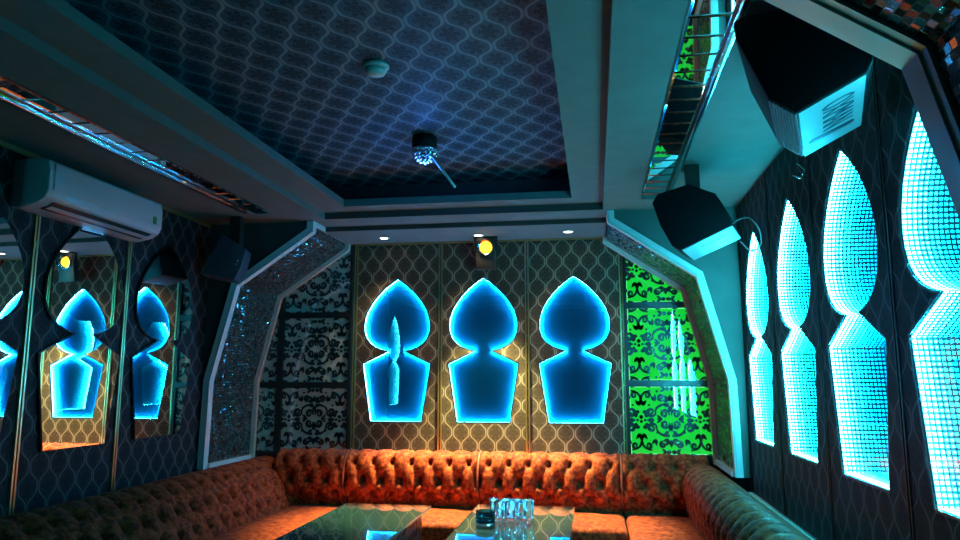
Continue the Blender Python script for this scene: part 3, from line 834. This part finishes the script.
# tumblers
T = .7455
def tumbler():
    root = empty('tumbler', (0, 0, 0), '', 'glass', 'clear tumblers on the table')
    mb = MB(); h = .098; R0, R1 = .024, .030
    prof = [(0.0002, 0), (R0 - .003, 0), (R0, .003), (R1, h - .001), (R1 - .0008, h), (R1 - .002, h - .001), (R0 - .0015, .016), (R0 - .005, .0125), (.0002, .0125)]
    mb.lathe(prof, n=24); obj('glass_body', mb, M['glass'], root)
    return root
tb = tumbler()
spots = [(-.528, 3.99, 'clear tumbler at the front of the cluster, next to the ashtray'), (-.467, 3.985, 'clear tumbler at the front of the cluster, second from the ashtray'),
         (-.406, 3.99, 'clear tumbler at the front of the cluster, farthest from the ashtray'),
         (-.560, 4.055, 'clear tumbler in the back row right behind the ashtray'), (-.497, 4.06, 'clear tumbler in the back row, second behind the ashtray'),
         (-.434, 4.065, 'clear tumbler in the back row, third behind the ashtray'), (-.372, 4.055, 'clear tumbler in the back row at the far end from the ashtray')]
for i, (x, y, lb) in enumerate(spots):
    r = tb if i == 0 else copy_tree(tb)
    r.location = (x, y, T); r['label'] = lb
# stacked ashtrays
def ashtray(z, lb):
    root = empty('ashtray', (-.588, 3.905, z), lb, 'ashtray', 'dark teal glass ashtrays stacked on the table')
    mb = MB(); R = .052
    mb.lathe([(.0003, 0), (R - .006, 0), (R - .001, .003), (R, .010), (R, .028), (R - .003, .031), (R - .009, .031), (R - .012, .026), (R - .014, .012), (.0003, .009)], (-.588, 3.905, z), n=20, smooth=False)
    obj('bowl', mb, M['teal_glass'], root)
ashtray(T, 'dark teal glass ashtray, lower of the stack beside the tumblers')
ashtray(T + .0315, 'dark teal glass ashtray, upper of the stack beside the tumblers')

# ------------------------------------------------------------------ speakers
def speaker(poly, axis, L, label, side, text=None, slot=True, grille_edge=None, face_mat='matte_black', name='loudspeaker'):
    c = sum((Vector(p) for p in poly), Vector()) / len(poly)
    root = empty(name, c, label, 'speaker', 'hanging speakers')
    ax = Vector((sin(axis), cos(axis), 0)); P = [Vector(p) for p in poly]; n_ = len(P)
    mb = MB(); mb.prism(P, ax * L, 0)
    # inset face panels: the body is black, the lit side is a silver panel
    obj('cabinet', mb, M[face_mat], root, bevel=.006, seg=2)
    i = side; p, q = P[i], P[(i + 1) % n_]; e1 = (q - p); l1 = e1.length; e1n = e1.normalized()
    nn = ax.cross(e1n).normalized()
    if nn.dot((p + q) / 2 - c) < 0: nn = -nn
    mid = (p + q) / 2 + ax * L / 2
    mb = MB(); mb.obox(mid + nn * .0015, e1n * (l1 / 2 - .004), ax * (L / 2 - .004), nn * .002)
    obj('side_panel', mb, M['speaker_side'], root)
    if slot:
        cs = mid + nn * .0038 + (ax * L * .24 - e1n * l1 * .02 if text else -ax * L * .18 - e1n * l1 * .06)
        d = (e1n * .94 + ax * .10).normalized() if text else e1n
        w = nn.cross(d).normalized(); hl = l1 * (.30 if text else .20)
        mb = MB(); N_ = 10; ring = []
        for a in range(N_ + 1): t = -pi / 2 + pi * a / N_; ring.append(cs + d * (hl + .015 * cos(t)) + w * .015 * sin(t))
        for a in range(N_ + 1): t = pi / 2 + pi * a / N_; ring.append(cs + d * (-hl + .015 * cos(t)) + w * .015 * sin(t))
        mb.prism(ring, nn * .0012); obj('port_slot', mb, M['ink'], root)
    if text:
        cu = bpy.data.curves.new('logo', 'FONT'); cu.body = text; cu.size = .16; cu.extrude = .0006; cu.align_x = 'CENTER'; cu.align_y = 'CENTER'
        to = bpy.data.objects.new('logo_tmp', cu); COL.objects.link(to)
        dg = bpy.context.evaluated_depsgraph_get(); me = bpy.data.meshes.new_from_object(to.evaluated_get(dg))
        bpy.data.objects.remove(to); me.materials.clear(); me.materials.append(M['ink'])
        lo = bpy.data.objects.new('logo', me); COL.objects.link(lo); lo.parent = root
        tx, ty = ax, e1n
        if tx.cross(ty).dot(nn) < 0: ty = -ty
        sx = (L * .50) / max(.01, max(v.co.x for v in me.vertices) - min(v.co.x for v in me.vertices))
        sy = (l1 * .48) / max(.01, max(v.co.y for v in me.vertices) - min(v.co.y for v in me.vertices))
        R = Matrix((tx * sx, ty * sy, nn)).transposed()
        pos = mid + nn * .0042 - ax * L * .10 + e1n * l1 * .06 - c
        for v in me.vertices: v.co = R @ v.co
        lo.location = pos
    if grille_edge is not None:
        i = grille_edge; p, q = P[i], P[(i + 1) % n_]; e = (q - p); g = ax.cross(e).normalized()
        if g.dot((p + q) / 2 - c) < 0: g = -g
        mb = MB(); k = 9
        for a in range(k):
            m_ = p + e * ((a + .5) / k) + ax * L / 2 + g * .002
            mb.obox(m_, e.normalized() * (e.length / k * .28), ax * (L / 2 - .01), g * .003)
        obj('grille', mb, M['speaker_blue'], root, weld=False)
    return root, c
big = [(.470, 2.124, 2.578), (.437, 2.134, 2.565), (.440, 2.134, 2.512), (.518, 2.110, 2.308), (.588, 2.088, 2.250), (.764, 2.035, 2.338), (.785, 2.028, 2.383), (.700, 2.054, 2.578)]
r, c = speaker(big, radians(17), .46, 'large black loudspeaker with lettered silver side hanging by the cream-edged arch', 4, 'OXMAN', True, 3)
mb = MB(); mb.box(.60, .68, 2.16, 2.26, 2.579, 2.6195); obj('mounting_bracket', mb, M['steel_dark'], r)
small = [(.497, 3.731, 2.490), (.622, 3.693, 2.427), (.652, 3.684, 2.372), (.697, 3.670, 2.254), (.450, 3.746, 2.148), (.407, 3.759, 2.172), (.353, 3.776, 2.288), (.317, 3.786, 2.410), (.345, 3.777, 2.455)]
small2 = small
r, c = speaker(small2, radians(17), .36, 'smaller black loudspeaker with silver underside hanging by the green-backed arch', 3, None, True, None)
mb = MB(); mb.box(.50, .57, 3.82, 3.89, 2.46, 2.6195); obj('mounting_bracket', mb, M['steel_dark'], r)
mb = MB(); pts = [(.70, 3.78, 2.27), (.75, 3.80, 2.31), (.80, 3.84, 2.31), (.845, 3.87, 2.24), (.85, 3.87, 2.17), (.80, 3.84, 2.145), (.745, 3.80, 2.19)]
pts = [tuple(v) for v in [Vector(q) for q in pts]]
sm = [];  
cm = catmull([(p[0], p[2]) for p in pts], 6)
for i, q in enumerate(cm): sm.append((q.x, 3.79 + .02 * sin(i * .3), q.y))
mb.tube(sm, .004, 6); obj('cable', mb, M['cable'], r, weld=False)
aL = radians(-17)
left = [(-2.490, 4.472, 2.475), (-2.328, 4.522, 2.369), (-2.352, 4.515, 2.25), (-2.394, 4.502, 2.155), (-2.600, 4.439, 2.191), (-2.545, 4.455, 2.33)]
speaker_root, c = speaker(left, aL, .22, 'dark blue loudspeaker mounted near the dark arch front', 4, None, False, None, face_mat='speaker_blue')
mb = MB(); mb.box(-2.50, -2.42, 4.60, 4.66, 2.40, 2.6195); obj('mounting_bracket', mb, M['steel_dark'], speaker_root)
mb = MB(); mb.sphere((-2.375, 4.502, 2.285), .006, 8, 6); mb.sphere((-2.383, 4.500, 2.262), .004, 8, 6); obj('indicator', mb, M['lacquer'], speaker_root, weld=False)
# small wire hook on the right wall
mb = MB()
mb.tube([(XR + .001, 3.36, 2.47), (XR - .03, 3.33, 2.455), (XR - .035, 3.28, 2.44), (XR - .02, 3.24, 2.40), (XR - .035, 3.26, 2.37), (XR - .05, 3.32, 2.40)], .004, 6)
tag(obj('wire_end', mb, M['chrome'], weld=False), 'short bent wire sticking out of the wall above a cyan mirror', 'wire')

# ------------------------------------------------------------------ air conditioner
root = empty('air_conditioner', (XL, 3.45, 2.33), 'white split air conditioner high on the dark wall', 'air conditioner')
ay0, ay1 = 3.00, 3.93
sec = [(0.0, 2.555), (.16, 2.560), (.195, 2.545), (.205, 2.50), (.205, 2.40), (.19, 2.362), (.15, 2.335), (.06, 2.315), (0.0, 2.318)]
mb = MB(); mb.prism([(XL + .001 + d, ay0, z) for d, z in sec], (0, ay1 - ay0, 0))
obj('casing', mb, M['plastic'], root, bevel=.008, seg=3)
mb = MB(); mb.box(XL + .206, XL + .212, ay0 + .03, ay1 - .045, 2.402, 2.532); obj('front_panel', mb, M['plastic'], root, bevel=.003)
mb = MB()
a, b = Vector((XL + .188, 0, 2.352)), Vector((XL + .105, 0, 2.3215)); t = (b - a).normalized(); nn = Vector((.45, 0, -.9)).normalized()
mid = (a + b) / 2; mid.y = (ay0 + ay1) / 2
mb.obox(mid + nn * .002, t * (b - a).length * .42, (0, (ay1 - ay0) / 2 - .07, 0), nn * .003); obj('air_outlet', mb, M['black'], root)
mb = MB(); mb.obox(mid + nn * .010, t * .014, (0, (ay1 - ay0) / 2 - .075, 0), nn * .002); obj('louver', mb, M['plastic'], root)
mb = MB(); mb.box(XL + .2125, XL + .2135, ay1 - .105, ay1 - .07, 2.405, 2.45); obj('sticker', mb, M['sticker'], root)

# ------------------------------------------------------------------ ceiling fittings
root = empty('smoke_detector', (-.925, 2.905, 2.87), 'round white smoke detector on the patterned ceiling', 'smoke detector')
mb = MB(); mb.lathe([(.0003, 0), (.058, 0), (.060, -.012), (.052, -.020), (.0003, -.020)], (-.925, 2.905, 2.8695), 28); obj('base', mb, M['plastic'], root)
mb = MB(); mb.lathe([(.047, -.0205), (.048, -.030), (.040, -.044), (.022, -.052), (.0003, -.053)], (-.925, 2.905, 2.8695), 28); obj('sensor_dome', mb, M['plastic'], root)
root = empty('crystal_ceiling_lamp', (-.935, 3.88, 2.87), 'black-based crystal dome lamp on the patterned ceiling with a thin rod', 'lamp')
cx, cy = -.935, 3.88
mb = MB(); mb.lathe([(.0003, 0), (.068, 0), (.072, -.01), (.072, -.075), (.0003, -.078)], (cx, cy, 2.8695), 28); obj('base', mb, M['matte_black'], root)
mb = MB(); mb.lathe([(.066, 0), (.075, 0), (.075, -.012), (.066, -.012)], (cx, cy, 2.795), 28); obj('rim', mb, M['chrome'], root)
mb = MB(); random.seed(3)
for k in range(5):
    R = .066 * cos(k * .30); z = 2.785 - .066 * sin(k * .30); n_ = max(1, int(13 * cos(k * .30)))
    for j in range(n_):
        a = 2 * pi * (j + .5 * k) / n_; mb.sphere((cx + R * cos(a), cy + R * sin(a), z), .0125, 6, 4)
obj('crystals', mb, M['chrome'], root, weld=False)
mb = MB(); mb.tube([(cx + .045, cy - .04, 2.755), (-.74, 3.80, 2.544)], .0075, 10); obj('rod', mb, M['lacquer'], root, weld=False)
L = bpy.data.lights.new('blue_glow', 'POINT'); L.energy = 4.0; L.color = (.04, .24, 1); L.shadow_soft_size = .03
lo = bpy.data.objects.new('blue_glow', L); COL.objects.link(lo); lo.parent = root; lo.location = (0, 0, -.19)
# downlights
for i, (x, y, lb) in enumerate(((-1.608, 5.36, 'lit recessed downlight over the mirror beside the silver panels'), (-.86, 5.36, 'lit recessed downlight next to the orange floodlight'), (-.174, 5.33, 'lit recessed downlight over the mirror beside the green panels'))):
    root = empty('downlight', (x, y, 2.585), lb, 'downlight', 'recessed downlights')
    mb = MB(); mb.lathe([(.030, 0), (.045, 0), (.045, -.004), (.038, -.006), (.030, -.002)], (x, y, 2.5848), 24); obj('rim', mb, M['lacquer'], root)
    mb = MB(); mb.lathe([(.0003, -.0022), (.030, -.0022), (.030, -.0006), (.0003, -.0006)], (x, y, 2.5848), 24); obj('lens', mb, M['lamp_white'], root)
    L = bpy.data.lights.new('downlight_beam', 'SPOT'); L.energy = 31; L.color = (1, .78, .46); L.spot_size = radians(95); L.spot_blend = .7; L.shadow_soft_size = .03
    lo = bpy.data.objects.new('downlight_beam', L); COL.objects.link(lo); lo.parent = root; lo.location = (0, 0, -.012); lo.rotation_euler = (radians(-4), 0, 0)
# floodlight
root = empty('floodlight', (-.815, 5.47, 2.585), 'bright orange floodlight on a bracket above the middle blue mirror', 'floodlight')
mb = MB(); fx, fy = -.815, 5.44
for s in (-1, 1): mb.box(fx + s * .088 - .004, fx + s * .088 + .004, fy - .015, fy + .015, 2.48, 2.5848)
mb.box(fx - .092, fx + .092, fy - .015, fy + .015, 2.578, 2.5848); obj('bracket', mb, M['steel_dark'], root, weld=False)
tilt = radians(12); n_ = Vector((0, -cos(tilt), -sin(tilt))); up = Vector((0, -sin(tilt), cos(tilt))); rt = Vector((1, 0, 0)); c0 = Vector((fx, fy + .03, 2.458))
mb = MB(); mb.obox(c0, rt * .080, up * .126, n_ * .030); obj('lamp_housing', mb, M['steel_dark'], root, bevel=.006)  # housing lengthened downwards to keep the beam off the wall
c1 = c0 + n_ * .031 + up * .053
mb = MB(); mb.sphere((0, 0, 0), .040, 20, 12, sy=.55); mb.v = [tuple(Vector(v) + c1) for v in mb.v]
obj('lens', mb, M['lamp_orange'], root, weld=False)
mb = MB(); K = 24
for r0, r1, o0, o1 in ((.041, .058, .001, .012), (.058, .062, .012, .012), (.062, .062, .012, .0)):
    for a in range(K):
        P_ = lambda r_, o_, q: c1 + rt * r_ * cos(2 * pi * q / K) + up * r_ * sin(2 * pi * q / K) + n_ * o_
        mb.face([P_(r0, o0, a), P_(r0, o0, a + 1), P_(r1, o1, a + 1), P_(r1, o1, a)])
obj('reflector', mb, M['chrome'], root)
L = bpy.data.lights.new('flood_beam', 'SPOT'); L.energy = 1300; L.color = (1, .86, .30); L.spot_size = radians(72); L.spot_blend = .45; L.shadow_soft_size = .03
lo = bpy.data.objects.new('flood_beam', L); COL.objects.link(lo); lo.parent = root
lo.location = c1 + n_ * .035 - root.location
lo.rotation_euler = Vector((0, -.25, -1)).to_track_quat('-Z', 'Y').to_euler()

# ------------------------------------------------------------------ world, camera, view
w = bpy.data.worlds.new('World'); sc.world = w; w.use_nodes = True
w.node_tree.nodes['Background'].inputs[0].default_value = (.01, .03, .05, 1); w.node_tree.nodes['Background'].inputs[1].default_value = .3
cam = bpy.data.cameras.new('Camera'); cam.sensor_width = 36; cam.lens = 27.0; cam.clip_start = .02
co = bpy.data.objects.new('Camera', cam); COL.objects.link(co)
f = 720.; th = math.atan2(378 - 270, f); ps = math.atan2(595 - 480, math.hypot(f, 108))
ct, st, cp, sp = cos(th), sin(th), cos(ps), sin(ps)
Xc, Yc, Zc = Vector((cp, sp * st, -sp * ct)), Vector((sp, -cp * st, cp * ct)), Vector((0, ct, st))
right = Vector((Xc[0], Yc[0], Zc[0])); upv = Vector((Xc[1], Yc[1], Zc[1])); fwd = Vector((Xc[2], Yc[2], Zc[2]))
R = Matrix((right, upv, -fwd)).transposed().to_4x4(); R.translation = Vector((0, 0, H))
co.matrix_world = R
sc.camera = co
vs = sc.view_settings; vs.view_transform = 'Standard'; vs.look = 'None'; vs.gamma = 1; vs.use_curve_mapping = False; vs.exposure = -0.2
cy_ = sc.cycles
cy_.max_bounces = 26; cy_.glossy_bounces = 26; cy_.transparent_max_bounces = 32; cy_.transmission_bounces = 10; cy_.diffuse_bounces = 1
cy_.caustics_reflective = False; cy_.caustics_refractive = False; cy_.sample_clamp_indirect = 0.0; cy_.min_light_bounces = 20; cy_.min_transparent_bounces = 20
cy_.use_denoising = True; cy_.use_adaptive_sampling = False
